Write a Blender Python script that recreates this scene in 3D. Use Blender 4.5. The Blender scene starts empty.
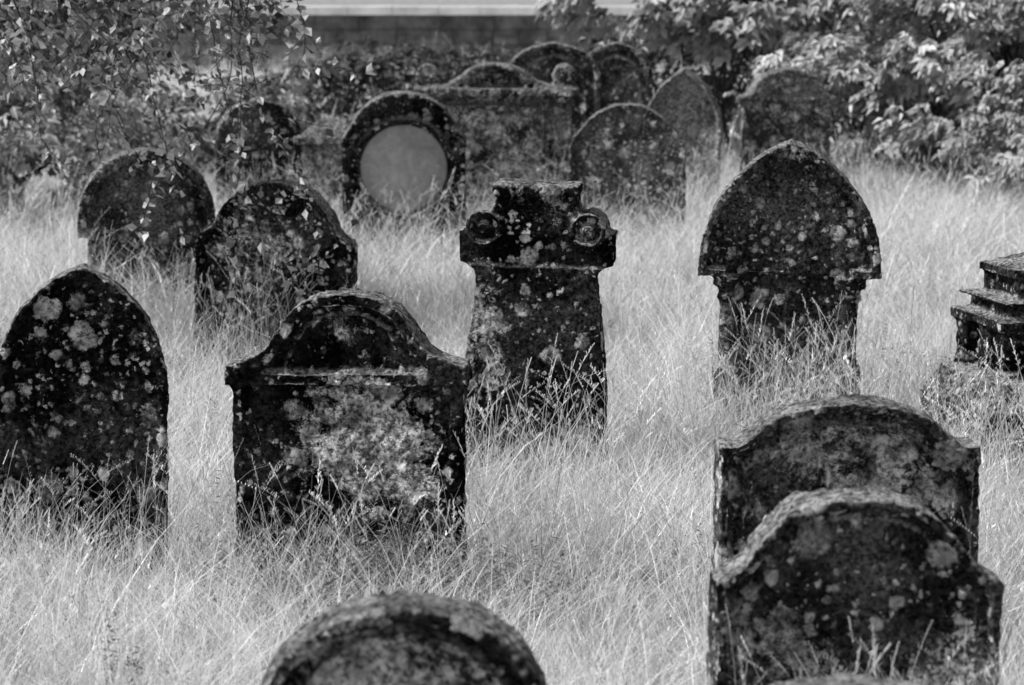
import bpy, math, random
import numpy as np
from mathutils import Vector, noise as mn
random.seed(7); rng=np.random.default_rng(7)
S=bpy.context.scene
def link(o,parent=None):
    S.collection.objects.link(o)
    if parent: o.parent=parent
    return o
# ---------------------------------------------------------------- node helpers
class NT:
    def __init__(s,name):
        s.m=bpy.data.materials.new(name); s.m.use_nodes=True
        s.t=s.m.node_tree; s.t.nodes.clear()
        s.out=s.t.nodes.new('ShaderNodeOutputMaterial')
    def n(s,typ,ins=None,**kw):
        nd=s.t.nodes.new(typ)
        for k,v in kw.items(): setattr(nd,k,v)
        for k,v in (ins or {}).items():
            sock=nd.inputs[k]
            if isinstance(v,bpy.types.NodeSocket): s.t.links.new(v,sock)
            else: sock.default_value=v
        return nd
    def math(s,op,a,b=0.0,c=None,clamp=False):
        i={0:a,1:b}
        if c is not None:i[2]=c
        return s.n('ShaderNodeMath',i,operation=op,use_clamp=clamp).outputs[0]
    def mr(s,v,a,b,c=0.0,d=1.0,smooth=True):
        return s.n('ShaderNodeMapRange',{0:v,1:a,2:b,3:c,4:d},interpolation_type='SMOOTHSTEP' if smooth else 'LINEAR').outputs[0]
    def noise(s,vec,scale,detail=4,rough=.55,dist=0):
        return s.n('ShaderNodeTexNoise',{'Vector':vec,'Scale':scale,'Detail':detail,'Roughness':rough,'Distortion':dist}).outputs[0]
    def mix(s,f,a,b):   # float mix
        return s.n('ShaderNodeMix',{0:f,2:a,3:b},data_type='FLOAT').outputs[0]
    def link(s,a,b): s.t.links.new(a,b)

def stone_mat(name,seed,dark=.02,lite=.075,crust=.5,patch=None,spots=.5,panel=None,crustcol=(.14,.5)):
    k=NT(name)
    tc=k.n('ShaderNodeTexCoord').outputs['Object']
    off=k.n('ShaderNodeVectorMath',{0:tc,1:(seed*3.71,seed*1.37,seed*2.11)},operation='ADD').outputs[0]
    n1=k.noise(off,3.2,6,.65)
    fine=k.noise(off,60,4,.75)
    mid=k.noise(off,17,5,.7)
    base=k.mr(n1,.40,.66,dark*.6,lite*.95)
    base=k.math('MULTIPLY',base,k.mr(fine,.36,.66,.2,2.0))
    sep=k.n('ShaderNodeSeparateXYZ',{0:tc})
    flat=k.n('ShaderNodeCombineXYZ',{0:sep.outputs[0],1:0.0,2:sep.outputs[2]}).outputs[0]
    # crust lichen
    cn=k.noise(off,6.0,9,.84,.35)
    val=cn
    for (px,pz,r,a) in (patch or []):
        d=k.n('ShaderNodeVectorMath',{0:flat,1:(px,0,pz)},operation='DISTANCE').outputs['Value']
        val=k.math('ADD',val,k.mr(d,r*.2,r*1.25,a*.85,0.0))
    cm=k.mr(val,.615-.12*crust,.64-.12*crust)
    ccol=k.mr(mid,.36,.64,crustcol[0],crustcol[1]*1.3)
    ccol=k.math('MULTIPLY',ccol,k.mr(fine,.38,.60,.2,1.35))
    col=k.mix(k.math('MULTIPLY',cm,.95),base,ccol)
    # irregular lichen rosettes at three scales
    dv1=k.n('ShaderNodeTexNoise',{'Vector':off,'Scale':30.0,'Detail':5.0,'Roughness':.7}).outputs[1]
    dv=k.n('ShaderNodeVectorMath',{0:dv1,1:(.06,.06,.06)},operation='MULTIPLY').outputs[0]
    vv=k.n('ShaderNodeVectorMath',{0:off,1:dv},operation='ADD').outputs[0]
    sm=None
    for sc,lo in ((8.0,.62),(17.0,.50),(38.0,.52)):
        vo=k.n('ShaderNodeTexVoronoi',{'Vector':vv,'Scale':sc,'Randomness':1.0})
        r=k.n('ShaderNodeSeparateColor',{0:vo.outputs['Color']}).outputs[0]
        thr=k.mr(r,lo-.3*(spots-.5),1.0,0.0,.52,False)
        m=k.math('MULTIPLY',k.math('SUBTRACT',thr,vo.outputs['Distance']),9.0,clamp=True)
        sm=m if sm is None else k.math('MAXIMUM',sm,m)
    sm=k.math('MULTIPLY',sm,k.mr(cn,.40,.52,.15,1.0))
    sm=k.math('MULTIPLY',sm,k.mr(fine,.36,.50,.2,1.0))
    col=k.mix(sm,col,k.mr(mid,.35,.65,.24,.8))
    if panel:
        px,pz,r,pc=panel
        d=k.n('ShaderNodeVectorMath',{0:flat,1:(px,0,pz)},operation='DISTANCE').outputs['Value']
        pm=k.mr(d,r-.02,r,1.0,0.0)
        col=k.mix(k.math('MULTIPLY',pm,.92),col,k.math('MULTIPLY',k.mr(mid,.2,.8,pc*.8,pc*1.2),k.mr(n1,.3,.7,.75,1.2)))
    # moss / weathering on up-facing parts, colour paled to suggest sunlit top edges
    nz=k.n('ShaderNodeSeparateXYZ',{0:k.n('ShaderNodeNewGeometry').outputs['Normal']}).outputs[2]
    mm=k.math('MULTIPLY',k.mr(nz,.1,.7),k.mr(cn,.42,.56,.25,1.0))
    col=k.mix(mm,col,k.mr(fine,.36,.62,.05,.5))
    c=k.n('ShaderNodeCombineColor',{0:col,1:col,2:col}).outputs[0]
    h=k.math('ADD',k.math('MULTIPLY',fine,.7),k.math('ADD',k.math('MULTIPLY',mid,.9),k.math('MULTIPLY',cm,.25)))
    bp=k.n('ShaderNodeBump',{'Strength':1.0,'Distance':.024,'Height':h}).outputs[0]
    b=k.n('ShaderNodeBsdfDiffuse',{'Color':c,'Roughness':.6,'Normal':bp})
    k.link(b.outputs[0],k.out.inputs[0])
    return k.m

def leaf_mat(name,lo,hi,trans=.4,spec=.0):
    k=NT(name)
    at=k.n('ShaderNodeAttribute',attribute_name='tone').outputs['Fac']
    v=k.mr(at,0,1,lo,hi,False)
    c=k.n('ShaderNodeCombineColor',{0:v,1:v,2:v}).outputs[0]
    b=k.n('ShaderNodeBsdfDiffuse',{'Color':c}).outputs[0]
    t=k.n('ShaderNodeBsdfTranslucent',{'Color':c})
    mx=k.n('ShaderNodeMixShader',{0:trans,1:b,2:t.outputs[0]}).outputs[0]
    if spec:
        g=k.n('ShaderNodeBsdfGlossy',{'Color':(.9,.9,.9,1),'Roughness':.4}).outputs[0]
        mx=k.n('ShaderNodeMixShader',{0:spec,1:mx,2:g}).outputs[0]
    k.link(mx,k.out.inputs[0])
    return k.m

def simple_mat(name,lo,hi,scale,rough=.9,bump=.4,dist=.02):
    k=NT(name)
    pos=k.n('ShaderNodeNewGeometry').outputs['Position']
    n=k.noise(pos,scale,6,.68)
    v=k.mr(n,.32,.68,lo,hi)
    c=k.n('ShaderNodeCombineColor',{0:v,1:v,2:v}).outputs[0]
    bp=k.n('ShaderNodeBump',{'Strength':bump,'Distance':dist,'Height':n}).outputs[0]
    b=k.n('ShaderNodeBsdfDiffuse',{'Color':c,'Normal':bp})
    k.link(b.outputs[0],k.out.inputs[0])
    return k.m

# ---------------------------------------------------------------- stone geometry
def cat(P,n=8):
    P=[Vector(p) for p in P]; out=[]
    for i in range(len(P)-1):
        p0=P[max(i-1,0)];p1=P[i];p2=P[i+1];p3=P[min(i+2,len(P)-1)]
        for j in range(n):
            t=j/n
            out.append(.5*((2*p1)+(-p0+p2)*t+(2*p0-5*p1+4*p2-p3)*t*t+(-p0+3*p1-3*p2+p3)*t**3))
    out.append(P[-1]); return [(p.x,p.y) for p in out]
def mirror(h):   # h: right half bottom->top (x>=0)
    l=[(-x,z) for x,z in reversed(h) if x>1e-4]
    return list(h)+l
class MB:
    def __init__(s): s.v=[];s.f=[]
    def prism(s,poly,y0,y1):
        b=len(s.v);n=len(poly)
        s.v+=[(x,y0,z) for x,z in poly]+[(x,y1,z) for x,z in poly]
        s.f.append(tuple(b+i for i in range(n)))
        s.f.append(tuple(b+n+i for i in reversed(range(n))))
        for i in range(n):
            j=(i+1)%n
            s.f.append((b+i,b+n+i,b+n+j,b+j))
    def strip(s,path,w,y0,y1,out=0.0):
        n=len(path);o=[];q=[]
        for i,(x,z) in enumerate(path):
            a=path[max(i-1,0)];c=path[min(i+1,n-1)]
            tx,tz=c[0]-a[0],c[1]-a[1];L=math.hypot(tx,tz) or 1
            nx,nz=-tz/L,tx/L
            o.append((x-nx*out,z-nz*out)); q.append((x+nx*w,z+nz*w))
        for i in range(n-1):   # quads avoid concave ngon trouble
            s.prism([o[i],o[i+1],q[i+1],q[i]],y0,y1)
    def box(s,x0,x1,y0,y1,z0,z1): s.prism([(x0,z0),(x1,z0),(x1,z1),(x0,z1)],y0,y1)
    def frus(s,a,b,z0,z1,ya=None,yb=None,cx=0,cy=0):
        ya=a if ya is None else ya; yb=b if yb is None else yb
        k=len(s.v)
        s.v+=[(cx-a,cy-ya,z0),(cx+a,cy-ya,z0),(cx+a,cy+ya,z0),(cx-a,cy+ya,z0),(cx-b,cy-yb,z1),(cx+b,cy-yb,z1),(cx+b,cy+yb,z1),(cx-b,cy+yb,z1)]
        s.f+=[(k+3,k+2,k+1,k),(k+4,k+5,k+6,k+7)]+[(k+i,k+(i+1)%4,k+4+(i+1)%4,k+4+i) for i in range(4)]
    def cyl(s,cx,cz,r,y0,y1,n=20): s.prism([(cx+r*math.cos(2*math.pi*i/n),cz+r*math.sin(2*math.pi*i/n)) for i in range(n)],y0,y1)
    def vcyl(s,cx,cy,r0,r1,z0,z1,n=14):
        k=len(s.v)
        for r,z in((r0,z0),(r1,z1)):
            s.v+=[(cx+r*math.cos(2*math.pi*i/n),cy+r*math.sin(2*math.pi*i/n),z) for i in range(n)]
        s.f.append(tuple(k+i for i in reversed(range(n))));s.f.append(tuple(k+n+i for i in range(n)))
        for i in range(n):
            j=(i+1)%n;s.f.append((k+i,k+j,k+n+j,k+n+i))
tex={}
for nm,sz in (('big',.14),('small',.03),('huge',.6)):
    t=bpy.data.textures.new('weather_'+nm,'CLOUDS');t.noise_scale=sz;t.noise_depth=3;tex[nm]=t
FOOT=[]
def finish(name,mb,X,Y,mat,yaw=0,roll=0,pitch=0,vox=.009,foot=(.45,.12),ero=1.0,z=0):
    me=bpy.data.meshes.new(name);me.from_pydata(mb.v,[],mb.f);me.update()
    me.materials.append(mat)
    o=bpy.data.objects.new(name,me);link(o)
    o.location=(X,Y,z);o.rotation_euler=(math.radians(pitch),math.radians(roll),math.radians(yaw))
    r=o.modifiers.new('fuse','REMESH');r.mode='VOXEL';r.voxel_size=vox;r.use_smooth_shade=True
    sm=o.modifiers.new('soften','SMOOTH');sm.factor=.5;sm.iterations=2
    for t,st in (('huge',.02),('big',.022*ero),('small',.017*ero)):
        d=o.modifiers.new('wear_'+t,'DISPLACE');d.texture=tex[t];d.texture_coords='GLOBAL';d.strength=st;d.mid_level=.6
    FOOT.append((X,Y,foot[0],foot[1]))
    return o
G=.22
def hz(h): return [(x,z+G) for x,z in h]
def slab(half,n=6):
    p=cat(hz(half),n)
    return [(half[0][0],-.15)]+p
# A pointed, left
mb=MB();h=slab([(.33,.0),(.33,.48),(.315,.62),(.25,.79),(.14,.91),(.05,.965),(0,.985)]);P=mirror(h)
mb.prism(P,-.05,.09);mb.strip(P,.04,-.07,.09)
finish('gravestone',mb,-1.66,10.75,stone_mat('stone_a',1,.012,.07,.2,spots=1.15,crustcol=(.08,.32)),yaw=5,roll=1,foot=(.33,.1))
# B bell top shouldered, mid left
mb=MB()
half=[(.45,.655),(.38,.675),(.30,.72),(.245,.80),(.19,.87),(.10,.915),(0,.925)]
top=cat(hz(half),6);P=mirror([(.45,.57+G)]+top)
mb.prism(mirror([(.43,-.15),(.43,.6+G)]+[(x*.95,z-.015) for x,z in top]),-.06,.1)
mb.strip(P[1:-1],.055,-.10,.12);mb.box(-.455,.455,-.10,.12,.575+G,.63+G)
mb.strip([(x*.8,z-.075) for x,z in mirror(top)[2:-2]],.02,-.08,0)
mb.strip(mirror([(.43,-.15),(.43,.56+G)])[:2],.05,-.085,.1);mb.strip([(-.43,.56+G),(-.43,-.15)],.05,-.085,.1)
finish('gravestone',mb,-.60,10.43,stone_mat('stone_b',2,.008,.045,-.15,patch=[(.08,.60,.34,.23),(0.16,.42,.24,.14),(-.05,.72,.2,.1),(-.02,1.04,.14,.16)],spots=.35,crustcol=(.16,.66)),yaw=-4,roll=-.5,foot=(.45,.12))
# C cross-like scrolled
mb=MB()
body=cat([(.335,-.15),(.33,.22),(.315,.5),(.285,.8),(.28,.92),(.32,.96)],5)
mb.prism(mirror(body),-.11,.11)
mb.prism(mirror([(.35,.965),(.355,1.12),(.28,1.13),(0,1.13)]),-.10,.12)
mb.prism(mirror([(.24,1.1),(.20,1.2),(.185,1.24),(.185,1.335),(0,1.34)]),-.135,.135)
mb.box(-.195,.195,-.15,.145,1.285,1.33)
for sx in(-1,1):
    ring=[(sx*.235+.085*math.cos(a),1.13+.085*math.sin(a)) for a in [2*math.pi*i/24 for i in range(25)]]
    mb.strip(ring,.026,-.158,.15);mb.cyl(sx*.235,1.13,.03,-.165,.16);mb.cyl(sx*.235,1.13,.08,-.125,.13)
finish('gravestone',mb,.10,12.8,stone_mat('stone_c',3,.008,.045,-.15,patch=[(-.27,.75,.18,.2),(-.22,.5,.2,.14),(.22,1.12,.1,.1),(.0,1.3,.2,.18),(-.1,.6,.3,.05)],spots=.65),yaw=-6,roll=1,foot=(.34,.12),ero=.85)
# D gothic hood w/ colonnettes
mb=MB()
hood=cat([(.445,.57+G),(.44,.68+G),(.415,.80+G),(.355,.93+G),(.25,1.06+G),(.13,1.165+G),(0,1.225+G)],6);P=mirror(hood)
mb.prism(P,-.07,.12);mb.strip(P,.045,-.13,.14);mb.box(-.445,-.30,-.13,.14,.56+G,.60+G);mb.box(.30,.445,-.13,.14,.56+G,.60+G)
mb.strip([(x*.84,z-.075) for x,z in P[1:-1]],.016,-.085,0)
mb.box(-.33,.33,-.04,.10,-.15,.6+G)
for sx in(-1,1):
    mb.vcyl(sx*.30,-.07,.042,.04,-.1,.5+G);mb.vcyl(sx*.30,-.07,.045,.07,.48+G,.56+G);mb.vcyl(sx*.30,-.07,.055,.055,.45+G,.47+G)
    mb.box(sx*.30-.06,sx*.30+.06,-.13,.1,-.15,.12+G)
for i in range(9):
    a=random.uniform(-.16,.16);mb.cyl(a,1.17+G-abs(a)*.6,.018+random.random()*.015,-.13,.1,8)
finish('gravestone',mb,1.35,13.84,stone_mat('stone_d',4,.04,.12,.1,patch=[(0,1.3,.2,.1),(-.3,.6,.1,.14)],spots=1.0,crustcol=(.12,.42)),yaw=-5,roll=.5,foot=(.36,.13))
# E pedestal monument
mb=MB()
mb.frus(.42,.42,-.15,.30);mb.frus(.42,.34,.30,.44);mb.frus(.22,.22,.42,.70);mb.frus(.31,.31,.66,.715);mb.frus(.24,.24,.70,.79);mb.frus(.28,.28,.775,.80)
mb.frus(.17,.17,.79,.90);mb.frus(.21,.21,.89,.94);mb.frus(.21,.08,.94,.985)
for sx in(-1,1):
    for sy in(-1,1): mb.vcyl(sx*.25,sy*.25,.045,.045,.42,.68);mb.vcyl(sx*.25,sy*.25,.06,.06,.42,.47);mb.vcyl(sx*.17,sy*.17,.03,.03,.79,.9)
    mb.vcyl(sx*.25,0,.045,.045,.42,.68);mb.vcyl(0,sx*.25,.045,.045,.42,.68)
finish('pedestal_monument',mb,2.47,13.2,stone_mat('stone_e',5,.01,.05,.1,spots=.5),yaw=14,roll=-1,foot=(.42,.42),ero=1.0,z=-.02)
# F, G double moulded shouldered
mb=MB()
half=[(.43,.595),(.37,.597),(.325,.625),(.25,.685),(.13,.722),(0,.735)];top=cat(hz(half),6)
P=mirror([(.43,-.15)]+top);mb.prism(P,-.04,.1);mb.strip(P,.035,-.09,.11)
in_=[(x*.83,z-.07) for x,z in top];mb.strip(mirror([(in_[0][0],.0)]+in_),.022,-.07,0)
mb.strip(mirror([(.27,.50+G),(.2,.575+G),(.1,.615+G),(0,.625+G)]),.018,-.06,0)
finish('gravestone',mb,1.09,9.15,stone_mat('stone_f',6,.015,.08,.3,patch=[(-.05,.76,.3,.14),(.2,.68,.2,.1)],spots=.8),yaw=3,roll=.5,foot=(.43,.1))
mb=MB()
half=[(.40,.465),(.37,.485),(.315,.525),(.265,.60),(.18,.675),(.08,.703),(0,.707)];top=cat(hz(half),6)
P=mirror([(.40,-.15)]+top);mb.prism(P,-.04,.1);mb.strip(P,.035,-.085,.12)
mb.strip(mirror([(.335,.0)]+[(x*.85,z-.06) for x,z in top]),.014,-.055,0)
finish('gravestone',mb,.95,7.73,stone_mat('stone_g',7,.03,.10,.0,patch=[(-.28,.5,.16,.17),(.33,.45,.18,.24),(-.05,.35,.3,.12)],spots=1.0,crustcol=(.12,.45)),yaw=2,roll=.5,foot=(.4,.1),vox=.008)
# H front centre
mb=MB()
half=[(.37,.36),(.345,.45),(.27,.555),(.15,.628),(0,.655)];top=cat(hz(half),6);P=mirror([(.37,-.15)]+top)
mb.prism(P,-.04,.1);mb.strip(P,.04,-.1,.12);mb.strip(mirror([(.29,.1)]+[(x*.8,z-.065) for x,z in top]),.03,-.075,0)
finish('gravestone',mb,-.262,6.7,stone_mat('stone_h',8,.01,.055,.1,patch=[(-.05,.68,.28,.24)],spots=.8),yaw=2,foot=(.37,.1),vox=.008)
# I lowest
mb=MB();half=[(.3,.42),(.26,.5),(.18,.56),(0,.585)];top=cat(hz(half),6);P=mirror([(.3,-.15)]+top)
mb.prism(P,-.04,.1);mb.strip(P,.04,-.08,.1)
finish('gravestone',mb,.77,6.2,stone_mat('stone_i',9,.06,.2,1.1,spots=.6),foot=(.3,.1))
# J round hooded
def arch(r,cz,n=12,x0=0): return [(r*math.cos(a),cz+r*math.sin(a)) for a in [math.pi/2*i/n for i in range(n+1)]]
mb=MB();cz=.40+G
mb.prism(mirror([(.36,-.15)]+arch(.36,cz)),-.05,.12);P=mirror([(.45,cz-.10),(.45,cz-.03)]+[(x*1.0,z) for x,z in arch(.445,cz-.01)])
mb.strip(P,.07,-.15,.14);mb.strip(mirror([(.36,cz-.1)]+arch(.33,cz)),.03,-.09,0);mb.box(-.45,-.33,-.14,.13,cz-.14,cz-.07);mb.box(.33,.45,-.14,.13,cz-.14,cz-.07)
for sx in(-1,1): mb.vcyl(sx*.34,-.06,.045,.045,-.1,cz-.1)
finish('gravestone',mb,-2.37,18.3,stone_mat('stone_j',10,.06,.18,.2,patch=[(-.36,.45,.16,.2)],spots=.7),yaw=8,roll=1,vox=.013)
# K
mb=MB();half=[(.46,.48),(.43,.53),(.36,.58),(.31,.68),(.20,.79),(.08,.835),(0,.845)];top=cat(hz(half),6);P=mirror([(.46,-.15)]+top)
mb.prism(P,-.05,.1);mb.strip(P,.03,-.07,.11)
finish('gravestone',mb,-1.35,15.9,stone_mat('stone_k',11,.012,.06,.3,patch=[(-.15,.7,.3,.14)],spots=.7),yaw=-12,roll=2,vox=.011)
# L round panel
mb=MB();cz=.56+G
mb.prism(mirror([(.45,-.15),(.45,.66+G)]+[(x,z) for x,z in arch(.40,.58+G) if z>.68+G]),-.02,.14)
P=mirror([(.48,.60+G),(.46,.67+G)]+[(x,z) for x,z in arch(.44,.575+G) if z>.72+G]);mb.strip(P,.055,-.15,.16)
ring=[(.385*math.cos(a),.43+G+.385*math.sin(a)) for a in [2*math.pi*i/40 for i in range(41)]]
mb.strip(ring,.035,-.08,0)
mb.box(-.47,-.38,-.1,.14,-.1,.62+G);mb.box(.38,.47,-.1,.14,-.1,.62+G)
finish('gravestone',mb,-.82,21.5,stone_mat('stone_l',12,.012,.06,.1,spots=.6,panel=(0,.43+G,.335,.5)),yaw=2,vox=.013,ero=.7)
# M left rear ones
mb=MB();half=[(.36,.5),(.33,.62),(.22,.76),(0,.84)];top=cat(hz(half),6);P=mirror([(.36,-.15)]+top);mb.prism(P,-.05,.1);mb.strip(P,.05,-.09,.11)
finish('gravestone',mb,-2.1,23.6,stone_mat('stone_m',13,.03,.1,.5,spots=.5),yaw=10,vox=.015)
mb=MB();mb.frus(.26,.24,-.1,.75,.14,.12);mb.frus(.30,.30,.75,.82,.17,.17);mb.frus(.26,.1,.82,.95,.15,.08)
finish('gravestone',mb,-1.42,22.6,stone_mat('stone_m2',14,.12,.26,1.0,spots=.6),yaw=-5,vox=.014,foot=(.26,.14))
# N pedimented wide
mb=MB();mb.box(-.50,.50,-.02,.12,-.15,.9+G);mb.box(-.62,-.47,-.09,.14,-.15,.9+G);mb.box(.47,.62,-.09,.14,-.15,.9+G)
mb.box(-.68,.68,-.17,.16,.87+G,.94+G)
ped=cat([(.62,.94+G),(.5,.95+G),(.34,1.0+G),(.22,1.09+G),(.1,1.13+G),(0,1.14+G)],5);P=mirror(ped)
mb.prism(P,-.03,.12);mb.strip(P,.05,-.15,.14)
for sx in(-1,1): mb.cyl(sx*.56,1.03+G,.10,-.12,.12);mb.cyl(sx*.24,1.01+G,.05,-.15,.0)
mb.strip([(.4,.1),(.4,.8+G),(-.4,.8+G),(-.4,.1)],.03,-.08,0)
finish('gravestone',mb,-.13,23.3,stone_mat('stone_n',15,.05,.22,.8,patch=[(0,.7,.6,.05)],spots=1.0,crustcol=(.26,.7)),yaw=1,vox=.014,foot=(.62,.12),ero=.6)
# O bell arch
mb=MB();half=[(.46,.5),(.43,.60),(.35,.70),(.26,.79),(.12,.865),(0,.88)];top=cat(hz(half),6);P=mirror([(.46,-.15)]+top);mb.prism(P,-.06,.1);mb.strip(P,.03,-.08,.11)
finish('gravestone',mb,.90,22.2,stone_mat('stone_o',16,.07,.17,.4,spots=.9,crustcol=(.1,.36)),yaw=-3,vox=.014)
# P, P2
for i,(X,Y,w,H,yw) in enumerate(((.37,26,.44,1.2,3),(.97,26.5,.34,1.18,-4))):
    mb=MB();half=[(w,H*.72),(w*.93,H*.82),(w*.6,H*.94),(0,H)];top=cat(hz(half),6);P=mirror([(w,-.15)]+top);mb.prism(P,-.05,.1);mb.strip(P,.06,-.1,.12)
    mb.strip(mirror([(w*.72,.3)]+[(x*.72,z-.12) for x,z in top]),.03,-.08,0)
    finish('gravestone',mb,X,Y,stone_mat('stone_p%d'%i,17+i,.04,.14,.5,spots=.6),yaw=yw,vox=.016)
# Q pointed light with dark hood
mb=MB();half=[(.34,.45),(.32,.66),(.2,.89),(0,1.06)];top=cat(hz(half),6);P=mirror([(.34,-.15)]+top);mb.prism(P,-.04,.1);mb.strip(P,.035,-.14,.13)
finish('gravestone',mb,1.42,24.2,stone_mat('stone_q',19,.2,.38,.8,spots=.6),yaw=-6,roll=2,vox=.014)
# R
mb=MB();mb.box(-.38,.38,-.06,.12,-.15,.75+G);mb.box(-.42,.42,-.1,.15,.74+G,.80+G);half=[(.40,.80),(.33,.84),(.22,.98),(0,1.05)];top=cat(hz(half),6);mb.prism(mirror(top),-.07,.12);mb.strip(mirror(top),.045,-.11,.14)
finish('gravestone',mb,2.35,24.4,stone_mat('stone_r',20,.07,.2,.9,spots=.6),yaw=6,vox=.015)

# ---------------------------------------------------------------- ground
def gz(x,y): return .035*mn.noise(Vector((x*.5,y*.5,0)))+.02*mn.noise(Vector((x*1.7,y*1.7,3)))
xs=np.concatenate([[-400,-150,-60,-25],np.linspace(-12,12,81),[25,60,150,400]]);ys=np.concatenate([[-60,-15,0],np.linspace(3,48,140),[60,90,150,300,700]])
vs=[];fs=[]
for y in ys:
    for x in xs:
        vs.append((x,y,gz(x,y) if abs(x)<=12 and 3<=y<=48 else 0))
nx=len(xs)
for j in range(len(ys)-1):
    for i in range(nx-1): a=j*nx+i;fs.append((a,a+1,a+nx+1,a+nx))
me=bpy.data.meshes.new('ground');me.from_pydata(vs,[],fs);me.materials.append(simple_mat('straw_thatch',.14,.40,5,.95,.6,.03))
link(bpy.data.objects.new('ground',me))
for p in me.polygons:p.use_smooth=True

# ---------------------------------------------------------------- grass
def fieldgrid(scale,zoff,x0=-14,x1=14,y0=3,y1=47,st=.1):
    nxg=int((x1-x0)/st)+2;nyg=int((y1-y0)/st)+2
    A=np.empty((nxg,nyg),dtype=np.float32)
    for i in range(nxg):
        for j in range(nyg): A[i,j]=mn.noise(Vector(((x0+i*st)*scale,(y0+j*st)*scale,zoff)))
    def f(x,y):
        u=np.clip((x-x0)/st,0,nxg-1.001);v=np.clip((y-y0)/st,0,nyg-1.001)
        i=u.astype(int);j=v.astype(int);a=u-i;b=v-j
        return A[i,j]*(1-a)*(1-b)+A[i+1,j]*a*(1-b)+A[i,j+1]*(1-a)*b+A[i+1,j+1]*a*b
    return f
g1=fieldgrid(.5,0,st=.2)
g2=fieldgrid(1.7,3)
nA=fieldgrid(.55,9,st=.2);nB=fieldgrid(1.7,14);nC=fieldgrid(4.5,24)
def gznp(x,y): return .035*g1(x,y)+.02*g2(x,y)
def fast_mesh(name,V,Fq,tone,mat):
    me=bpy.data.meshes.new(name);n=len(V);m=len(Fq)
    me.vertices.add(n);me.vertices.foreach_set('co',V.astype(np.float32).ravel())
    me.loops.add(m*4);me.loops.foreach_set('vertex_index',Fq.astype(np.int32).ravel())
    me.polygons.add(m);me.polygons.foreach_set('loop_start',np.arange(0,m*4,4,dtype=np.int32))
    try: me.polygons.foreach_set('loop_total',np.full(m,4,dtype=np.int32))
    except Exception: pass
    me.update(calc_edges=True)
    a=me.attributes.new('tone','FLOAT','POINT');a.data.foreach_set('value',tone.astype(np.float32))
    me.materials.append(mat);return me
def blades_np(x,y,z,h,w,lean,curl,tone,seg):
    n=len(x);ld=rng.uniform(0,6.283,n);fc=rng.uniform(0,math.pi,n)
    t=np.linspace(0,1,seg+1)[None,:]
    off=(lean[:,None]*t+curl[:,None]*t*t)*h[:,None]
    px=x[:,None]+np.cos(ld)[:,None]*off;py=y[:,None]+np.sin(ld)[:,None]*off
    pz=z[:,None]+h[:,None]*(t-.25*(lean+curl)[:,None]*t*t)
    k=(1-.88*t)*w[:,None]/2
    cx=np.cos(fc)[:,None]*k;cy=np.sin(fc)[:,None]*k
    V=np.empty((n,seg+1,2,3));V[:,:,0,0]=px-cx;V[:,:,1,0]=px+cx;V[:,:,0,1]=py-cy;V[:,:,1,1]=py+cy;V[:,:,:,2]=pz[:,:,None]
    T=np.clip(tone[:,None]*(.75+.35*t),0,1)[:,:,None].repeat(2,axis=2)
    b=(np.arange(n)*(seg+1)*2)[:,None]+(np.arange(seg)*2)[None,:]
    F=np.stack([b,b+1,b+3,b+2],axis=-1).reshape(-1,4)
    return V.reshape(-1,3),F,T.ravel()
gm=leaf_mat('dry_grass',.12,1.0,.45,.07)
dk=leaf_mat('weed_leaf',.06,.3,.3,.03)
VV=[];FF=[];TT=[];vb=0
for (y0,y1,den,w0,w1,hs,seg) in ((4.3,9,2500,.002,.005,1.1,3),(9,17,2050,.0025,.0058,1.12,3),(17,27,950,.0045,.0095,1.15,2),(27,45,260,.009,.018,1.2,2)):
    wm=.2*y1+1.0;n=int((y1-y0)*2*wm*den)
    x=rng.uniform(-wm,wm,n);y=rng.uniform(y0,y1,n)
    keep=np.abs(x)<.2*y+1.0
    for X,Y,a,b in FOOT: keep&=~((np.abs(x-X)<a)&(np.abs(y-Y)<b))
    c2=nB(x,y);c3=nC(x,y)
    keep&=rng.random(n)<np.clip(.8+1.4*c3+.6*c2,.08,1)
    x=x[keep];y=y[keep];n=len(x);c1=nA(x,y);c2=nB(x,y);c3=nC(x,y)
    h=rng.triangular(.09,.20,.48,n)*hs*np.clip(1+.5*c1+.5*c2+.5*c3,.4,2.0)
    w=rng.uniform(w0,w1,n);lean=rng.uniform(0,.6,n);curl=rng.uniform(0,1.0,n)
    tone=np.clip(rng.triangular(.35,1.0,1.25,n)+.5*c2-.2*c3+.4*c1,.05,1)
    dark=rng.random(n)<.15;tone[dark]*=.25
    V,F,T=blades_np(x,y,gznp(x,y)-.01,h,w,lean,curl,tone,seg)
    VV.append(V);FF.append(F+vb);TT.append(T);vb+=len(V)
V=np.concatenate(VV);F=np.concatenate(FF);T=np.concatenate(TT)
link(bpy.data.objects.new('meadow_grass',fast_mesh('meadow_grass',V,F,T,gm)))
print('grass quads',len(F))
def mesh_np(name,V,F,tone,mat):
    me=bpy.data.meshes.new(name)
    me.from_pydata(V,[],F);me.update()
    a=me.attributes.new('tone','FLOAT','POINT');a.data.foreach_set('value',np.asarray(tone,dtype=np.float32))
    me.materials.append(mat);return me
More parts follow.
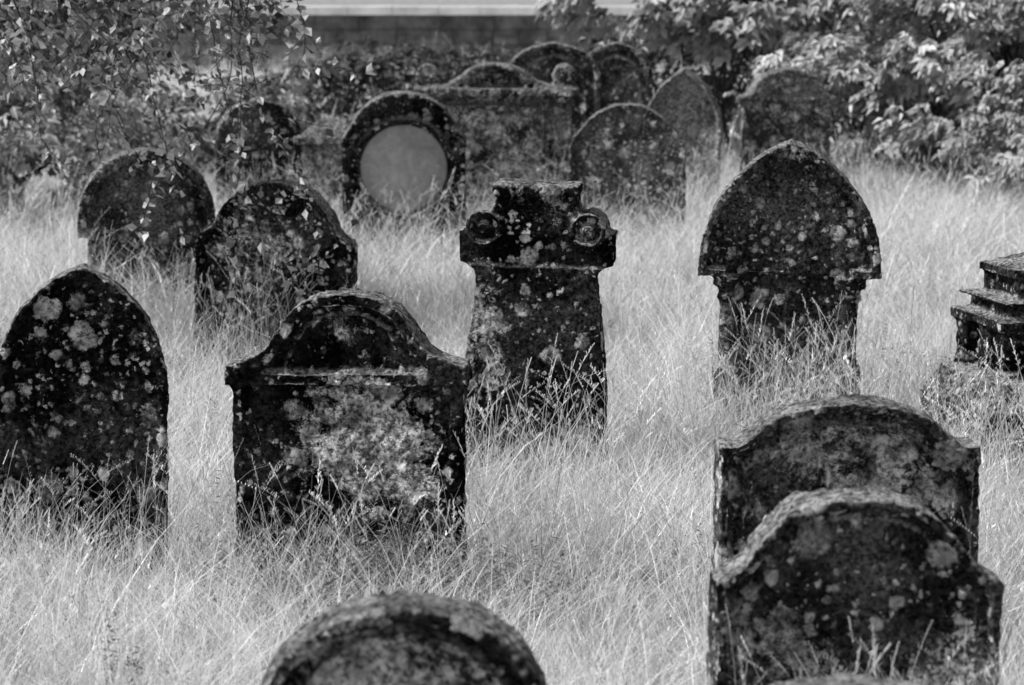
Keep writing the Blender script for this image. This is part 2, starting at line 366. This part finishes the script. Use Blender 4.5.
def blade(V,F,T,x,y,h,w,lean,ldir,curl,tone,seg=3):
    face=random.uniform(0,math.pi)
    cx,cy=math.cos(face)*w/2,math.sin(face)*w/2
    b=len(V)
    for i in range(seg+1):
        t=i/seg
        off=lean*t+curl*t*t*t
        px=x+math.cos(ldir)*off*h;py=y+math.sin(ldir)*off*h
        pz=h*(t-.25*(lean+curl)*t*t*t)
        k=1-t*.5
        V.append((px-cx*k,py-cy*k,pz));V.append((px+cx*k,py+cy*k,pz));T+= [tone,tone]
    for i in range(seg): F.append((b+2*i,b+2*i+1,b+2*i+3,b+2*i+2))
src=bpy.data.collections.new('grass_tufts')
def addsrc(coll,name,V,F,T,mat):
    o=bpy.data.objects.new(name,mesh_np(name,V,F,T,mat));coll.objects.link(o)
def seedhead(V,F,T,x,y,h,ldir,lean,curl,typ,tone):
    blade(V,F,T,x,y,h,.0021,lean,ldir,curl,tone,seg=7)
    n=16 if typ else 9
    for j in range(n):
        t=(.80 if typ else .88)+(.20 if typ else .12)*j/n
        off=lean*t+curl*t*t*t;px=x+math.cos(ldir)*off*h;py=y+math.sin(ldir)*off*h;pz=h*(t-.25*(lean+curl)*t*t*t)
        a=random.uniform(0,6.283);L=random.uniform(.006,.014) if typ else .007
        sp=(1-(j/n))*(1.0 if typ else .25)+.15
        dx,dy=math.cos(a)*L*sp,math.sin(a)*L*sp
        b=len(V);w=.0015
        V+=[(px-w,py,pz),(px+w,py+w,pz),(px+dx+w,py+dy,pz+L),(px+dx-w*.6,py+dy-w,pz+L*.9)];F.append((b,b+1,b+2,b+3));T+=[min(1,tone*1.1)]*4
for k in range(7):
    V=[];F=[];T=[]
    for i in range(12):
        r=.24*math.sqrt(random.random());a=random.uniform(0,6.283)
        seedhead(V,F,T,r*math.cos(a),r*math.sin(a),random.uniform(.32,.68),random.uniform(0,6.283),random.uniform(0,.25),random.uniform(0,.55),random.random()<.5,random.uniform(.4,1))
    addsrc(src,'b_stems_%d'%k,V,F,T,gm)
for k in range(3):   # leafy dark weeds
    V=[];F=[];T=[]
    for i in range(6):
        r=.12*math.sqrt(random.random());a=random.uniform(0,6.283);x=r*math.cos(a);y=r*math.sin(a);H=random.uniform(.2,.42)
        blade(V,F,T,x,y,H,.004,.1,a,.1,.5)
        for j in range(12):
            z=H*(.25+.75*j/12)
            for q in range(3):
                an=random.uniform(0,6.283);L=random.uniform(.02,.045);w=L*.4
                d=Vector((math.cos(an),math.sin(an),random.uniform(-.4,.5)));s=Vector((-math.sin(an),math.cos(an),0))
                o=Vector((x,y,z));b=len(V)
                V+=[tuple(o),tuple(o+d*L*.5+s*w*.5),tuple(o+d*L),tuple(o+d*L*.5-s*w*.5)];F.append((b,b+1,b+2,b+3));T+=[random.random()]*4
    addsrc(src,'c_weed_%d'%k,V,F,T,dk)
def scatter(name,pts,rots,scl,idx,coll):
    me=bpy.data.meshes.new(name);me.from_pydata(pts,[],[])
    a=me.attributes.new('rot','FLOAT_VECTOR','POINT');a.data.foreach_set('vector',np.asarray(rots,dtype=np.float32).ravel())
    a=me.attributes.new('scl','FLOAT_VECTOR','POINT');a.data.foreach_set('vector',np.asarray(scl,dtype=np.float32).ravel())
    a=me.attributes.new('idx','INT','POINT');a.data.foreach_set('value',np.asarray(idx,dtype=np.int32))
    o=bpy.data.objects.new(name,me);link(o)
    ng=bpy.data.node_groups.new(name+'_gn','GeometryNodeTree')
    ng.interface.new_socket('Geometry',in_out='INPUT',socket_type='NodeSocketGeometry');ng.interface.new_socket('Geometry',in_out='OUTPUT',socket_type='NodeSocketGeometry')
    N=ng.nodes;L=ng.links
    gi=N.new('NodeGroupInput');go=N.new('NodeGroupOutput');ip=N.new('GeometryNodeInstanceOnPoints')
    ci=N.new('GeometryNodeCollectionInfo');ci.inputs['Collection'].default_value=coll;ci.inputs['Separate Children'].default_value=True;ci.inputs['Reset Children'].default_value=True
    def na(n,t):
        q=N.new('GeometryNodeInputNamedAttribute');q.data_type=t;q.inputs['Name'].default_value=n;return q.outputs['Attribute']
    L.new(gi.outputs[0],ip.inputs['Points']);L.new(ci.outputs[0],ip.inputs['Instance']);ip.inputs['Pick Instance'].default_value=True
    L.new(na('idx','INT'),ip.inputs['Instance Index']);L.new(na('rot','FLOAT_VECTOR'),ip.inputs['Rotation']);L.new(na('scl','FLOAT_VECTOR'),ip.inputs['Scale'])
    L.new(ip.outputs[0],go.inputs[0])
    m=o.modifiers.new('scatter','NODES');m.node_group=ng
    return o
pts=[];rots=[];scl=[];idx=[]
def put(x,y,i,s,sz=None):
    pts.append((x,y,gz(x,y)-.01));rots.append((random.uniform(-.08,.08),random.uniform(-.08,.08),random.uniform(0,6.283)));scl.append((s,s,sz or s));idx.append(i)
def infoot(x,y,pad=.03):
    for X,Y,a,b in FOOT:
        if abs(x-X)<a+pad and abs(y-Y)<b+pad:return True
    return False
NS=7
for (y0,y1,s0,st) in ((4.5,17,.95,10),(17,30,1.1,5),(30,44,1.3,2)):
    wmax=.2*y1+1;n=int((y1-y0)*2*wmax*st)
    for i in range(n):
        x=random.uniform(-wmax,wmax);y=random.uniform(y0,y1)
        if abs(x)>.2*y+1 or infoot(x,y,.1):continue
        c=mn.noise(Vector((x*.8,y*.8,19)))
        if c<-.05 and random.random()<.6:continue
        put(x,y,random.randrange(NS),s0*random.uniform(.7,1.15))
for X,Y,a,b in FOOT:
    for i in range(int(13*a/.4)):
        x=X+random.uniform(-a-.15,a+.15);y=Y-b-random.uniform(.08,.35)
        put(x,y,random.randrange(NS),random.uniform(.75,1.2))
for i in range(20): put(1.42+random.gauss(0,.28),13.5-random.uniform(0,.3),random.randrange(NS),random.uniform(1.0,1.3))
for i in range(14): put(2.35+random.gauss(0,.28),12.5-random.uniform(0,.3),random.randrange(NS),random.uniform(.8,1.2))
for i in range(26): put(-.45+random.gauss(0,.25),10.1-random.uniform(0,.35),NS+random.randrange(3),random.uniform(.7,1.05))
for i in range(90):
    x=random.uniform(-3,3);put(x,random.uniform(6,17),NS+random.randrange(3),random.uniform(.6,1.0))
scatter('seeding_grass_stems',pts,rots,scl,idx,src)

# ---------------------------------------------------------------- foliage
class Leafy:
    def __init__(s): s.V=[];s.F=[];s.T=[];s.M=[]
    def leaf(s,o,d,n,L,W,tone,fold=.15):
        sd=n.cross(d).normalized();b=len(s.V)
        s.V+=[o,o+d*L*.45+sd*W*.5+n*L*fold,o+d*L-n*L*.1,o+d*L*.45-sd*W*.5+n*L*fold]
        s.F+=[(b,b+1,b+2),(b,b+2,b+3)];s.T+=[tone]*4;s.M+=[0,0]
    def tube(s,path,r0,r1,n=5):
        b=len(s.V);m=len(path)
        for i,p in enumerate(path):
            t=i/(m-1);r=r0+(r1-r0)*t
            d=(path[min(i+1,m-1)]-path[max(i-1,0)]).normalized()
            u=d.orthogonal().normalized();w=d.cross(u)
            for j in range(n):
                a=6.2832*j/n;s.V.append(p+u*math.cos(a)*r+w*math.sin(a)*r);s.T.append(.5)
        for i in range(m-1):
            for j in range(n):
                k=(j+1)%n;s.F.append((b+i*n+j,b+i*n+k,b+(i+1)*n+k,b+(i+1)*n+j));s.M.append(1)
    def done(s,name,lm,bm_):
        me=mesh_np(name,[tuple(v) for v in s.V],s.F,s.T,lm);me.materials.append(bm_)
        me.polygons.foreach_set('material_index',s.M)
        return link(bpy.data.objects.new(name,me))
bark=simple_mat('bark',.02,.09,30,.9,.6,.01)
def rv(): 
    v=Vector((random.gauss(0,1),random.gauss(0,1),random.gauss(0,1)));return v.normalized()
def bush(name,c,R,n,L,k,lm,up=.6,thr=-.12,ns=1.6,stems=9,wr=.5,seed=0):
    B=Leafy();c=Vector(c)
    for i in range(stems):
        a=random.uniform(0,6.283);e=Vector((c.x+R[0]*.75*math.cos(a)*random.random(),c.y+R[1]*.75*math.sin(a)*random.random(),c.z+R[2]*random.uniform(.2,.9)))
        b0=Vector((c.x+random.uniform(-.3,.3)*R[0],c.y+random.uniform(-.3,.3)*R[1],0));p=[b0.lerp(e,t/6)+rv()*.05*(t>0)+Vector((0,0,.15*math.sin(t/6*3.14))) for t in range(7)]
        B.tube(p,.025,.006)
    cnt=0;tries=0
    while cnt<n and tries<n*6:
        tries+=1
        d=rv();r=random.random()**.35
        r*=1+.35*mn.noise(d*2.2+Vector((seed,0,0)))
        p=Vector((c.x+d.x*R[0]*r,c.y+d.y*R[1]*r,c.z+d.z*R[2]*r))
        if p.z<.05:continue
        if mn.noise(p*ns+Vector((seed,seed,0)))<thr:continue
        cnt+=1
        out=Vector((d.x,d.y,d.z*.5+.1)).normalized()
        nn=(Vector((0,0,1))*up+out*.5+rv()*.35).normalized()
        tone=random.random()*.6+.2+.35*mn.noise(p*2)
        s0=random.uniform(.7,1.25)
        ax=(out-nn*out.dot(nn)).normalized();sd=nn.cross(ax)
        for q in range(k):
            a=(q-(k-1)/2)*(2.6/k)+random.uniform(-.2,.2)
            dd=(ax*math.cos(a)+sd*math.sin(a)-nn*random.uniform(0,.45)).normalized()
            B.leaf(p+rv()*L*.25,dd,(nn+rv()*.25).normalized(),L*s0*random.uniform(.7,1.1),L*s0*wr,max(0,min(1,tone+random.uniform(-.15,.15))))
    return B.done(name,lm,bark)
lm_r=leaf_mat('shrub_leaf_light',.10,.75,.3,.03)
lm_d=leaf_mat('shrub_leaf_dark',.02,.16,.3,.03)
lm_l=leaf_mat('small_leaf',.04,.6,.3,.04)
bush('sycamore_shrub',(2.3,28.0,1.75),(1.9,1.2,.5),1700,.16,5,lm_r,up=1.2,seed=3,stems=12,thr=.03,ns=2)
bush('sycamore_shrub',(4.4,26.0,1.15),(1.5,1.2,1.15),2900,.13,5,lm_r,up=.9,seed=5,thr=.02,ns=2)
bush('sycamore_shrub',(3.1,26.3,.85),(.9,.8,.75),1300,.11,5,lm_r,up=.7,seed=8,thr=.03,ns=2)
bush('bramble_bush',(5.2,24.6,.7),(1.5,.9,.8),1900,.10,5,lm_r,up=.6,seed=9,thr=.02,ns=2)
bush('bramble_bush',(2.6,30,.8),(2.6,1,.9),3000,.10,4,lm_d,up=.5,seed=11)
bush('bramble_bush',(-.9,31,.55),(2.4,1.0,.62),3800,.09,4,lm_d,up=.5,seed=12,thr=-.2)
bush('elder_bush',(-4.3,23.2,.55),(1.6,1.0,.78),2400,.09,5,lm_l,up=.5,seed=13,thr=.05,ns=2)
bush('elder_bush',(-2.7,26.5,.45),(1.5,1.0,.65),1900,.09,5,lm_l,up=.5,seed=14,thr=.05,ns=2)
bush('bramble_bush',(-5.5,28,.6),(2.6,1.2,.75),3400,.10,4,lm_d,up=.5,seed=15)
bush('hawthorn_bush',(6.5,31,1.1),(3.0,1.4,1.3),4200,.10,4,lm_d,up=.6,seed=16)
# small tree, overhanging twigs at left
B=Leafy()
tr=[Vector((-4.1,17.2,-.1)),Vector((-4.05,17.1,.9)),Vector((-3.9,16.9,1.8)),Vector((-3.75,16.8,2.6)),Vector((-3.6,16.7,3.4)),Vector((-3.5,16.6,4.3))]
B.tube(tr,.12,.04,10)
limbs=[]
for (z,e) in ((2.0,(-1.9,15.6,2.35)),(2.3,(-1.25,15.4,2.4)),(2.9,(-2.2,17.6,2.8)),(2.1,(-2.6,14.8,2.2)),(3.2,(-2.0,16.2,3.4)),(3.6,(-3.2,15.0,4.2)),(2.9,(-5.2,16.0,3.2)),(3.4,(-4.6,18.4,3.9)),(2.1,(-2.4,16.3,2.05)),(2.1,(-1.6,17.0,2.15)),(1.9,(-2.3,17.6,1.95))):
    s0=Vector((-3.85,16.85,z));e=Vector(e);p=[s0.lerp(e,t/8)+Vector((0,0,.2*math.sin(t/8*3.14)))+rv()*.05*(0<t<8) for t in range(9)]
    B.tube(p,.03,.007,6);limbs.append(p)
def twig(p0,dr,L,ls,dens=.035,r=.005,g=.10):
    p=p0.copy();path=[p.copy()];d=dr.normalized();n=max(4,int(L/.06))
    for i in range(n):
        d=(d+Vector((0,0,-g))+rv()*.24).normalized();p=p+d*(L/n);path.append(p.copy())
    B.tube(path,r,.0015,4)
    m=int(L/dens)
    for i in range(m):
        t=(i+random.random())/m*n;j=min(int(t),n-1);q=path[j].lerp(path[j+1],t-j)
        dd=(rv()+Vector((0,0,-.4))).normalized();nn=(dd.orthogonal()+rv()*.5+Vector((0,0,.7))).normalized()
        nn=(nn-dd*nn.dot(dd)).normalized();l=ls*random.uniform(.6,1.2)
        B.leaf(q+dd*.01,dd,nn,l,l*.75,random.random(),.08)
    return path
for p in limbs:
    for i in range(22):
        t=random.uniform(1.5,8);j=min(int(t),7);q=p[j].lerp(p[j+1],t-j)
        pa=twig(q,Vector((random.uniform(-.5,1),random.uniform(-1,.6),random.uniform(-.7,.3))),random.uniform(.4,.95),.07,.03)
        for w in range(5):
            twig(random.choice(pa),rv(),random.uniform(.15,.4),.065,.024,r=.003)
for (x,y,z,L) in ((-1.5,15.3,2.3,1.7),(-1.62,15.2,2.3,1.9),(-1.38,15.35,2.3,1.5),(-1.75,15.4,2.3,1.3),(-1.45,15.2,2.2,1.7),(-2.3,15.8,2.1,1.1),(-2.0,15.6,2.1,1.2)):
    pa=twig(Vector((x,y,z)),Vector((random.uniform(-.3,.3),0,-1)),L,.06,.03)
    for w in range(8): twig(random.choice(pa),rv(),random.uniform(.15,.4),.055,r=.003)
B.done('overhanging_tree',lm_l,bark)

# ---------------------------------------------------------------- wall
V=MB()
zz=-.1
for r in range(5):
    h=.230;x=-30+random.uniform(-.5,0)
    while x<30:
        w=random.uniform(.3,.7);d=random.uniform(0,.05)
        V.box(x+.006,x+w-.006,45-d,45.35,zz+.006,zz+h-.006);x+=w
    zz+=h
V.box(-30,30,45.02,45.33,-.1,zz-.01)
me=bpy.data.meshes.new('boundary_wall')
me.from_pydata(V.v,[],V.f);me.materials.append(simple_mat('wall_stone',.06,.22,1.8,.9,.6,.03))
wall=link(bpy.data.objects.new('boundary_wall',me))
V=MB();x=-30
while x<30:
    w=random.uniform(.6,.9);V.prism([(x+.004,zz+.003),(x+w-.004,zz+.003),(x+w-.004,zz+.13+random.uniform(-.01,.01)),(x+.004,zz+.13)],44.9,45.42);x+=w
me=bpy.data.meshes.new('coping');me.from_pydata(V.v,[],V.f);me.materials.append(simple_mat('coping_stone',.5,.75,2,.9,.5,.02))
link(bpy.data.objects.new('coping',me),wall)

# ---------------------------------------------------------------- light, camera
sd=Vector((-.76,-.14,.85)).normalized()   # towards sun
el=math.asin(sd.z);az=math.atan2(sd.x,sd.y)
w=bpy.data.worlds.new("World");S.world=w;w.use_nodes=True
nt=w.node_tree;bg=nt.nodes['Background']
sk=nt.nodes.new('ShaderNodeTexSky');sk.sky_type='NISHITA';sk.sun_disc=False;sk.sun_elevation=el;sk.sun_rotation=az
bw=nt.nodes.new('ShaderNodeRGBToBW');nt.links.new(sk.outputs[0],bw.inputs[0]);nt.links.new(bw.outputs[0],bg.inputs[0]);bg.inputs[1].default_value=.14
l=bpy.data.lights.new('sun','SUN');l.energy=5.0;l.angle=math.radians(.6)
lo=link(bpy.data.objects.new('sun',l));lo.rotation_euler=sd.to_track_quat('Z','Y').to_euler();lo.location=sd*40
cam=bpy.data.cameras.new('camera');cam.lens=100;cam.sensor_width=36;cam.clip_end=2000
cam.dof.use_dof=True;cam.dof.focus_distance=11.8;cam.dof.aperture_fstop=4.2
co=link(bpy.data.objects.new('camera',cam));co.location=(0,0,2.27+G);co.rotation_euler=(math.radians(90-8.4),0,0)
S.camera=co
S.view_settings.view_transform='Standard';S.view_settings.look='None';S.view_settings.exposure=0
print('stem instances',len(pts))
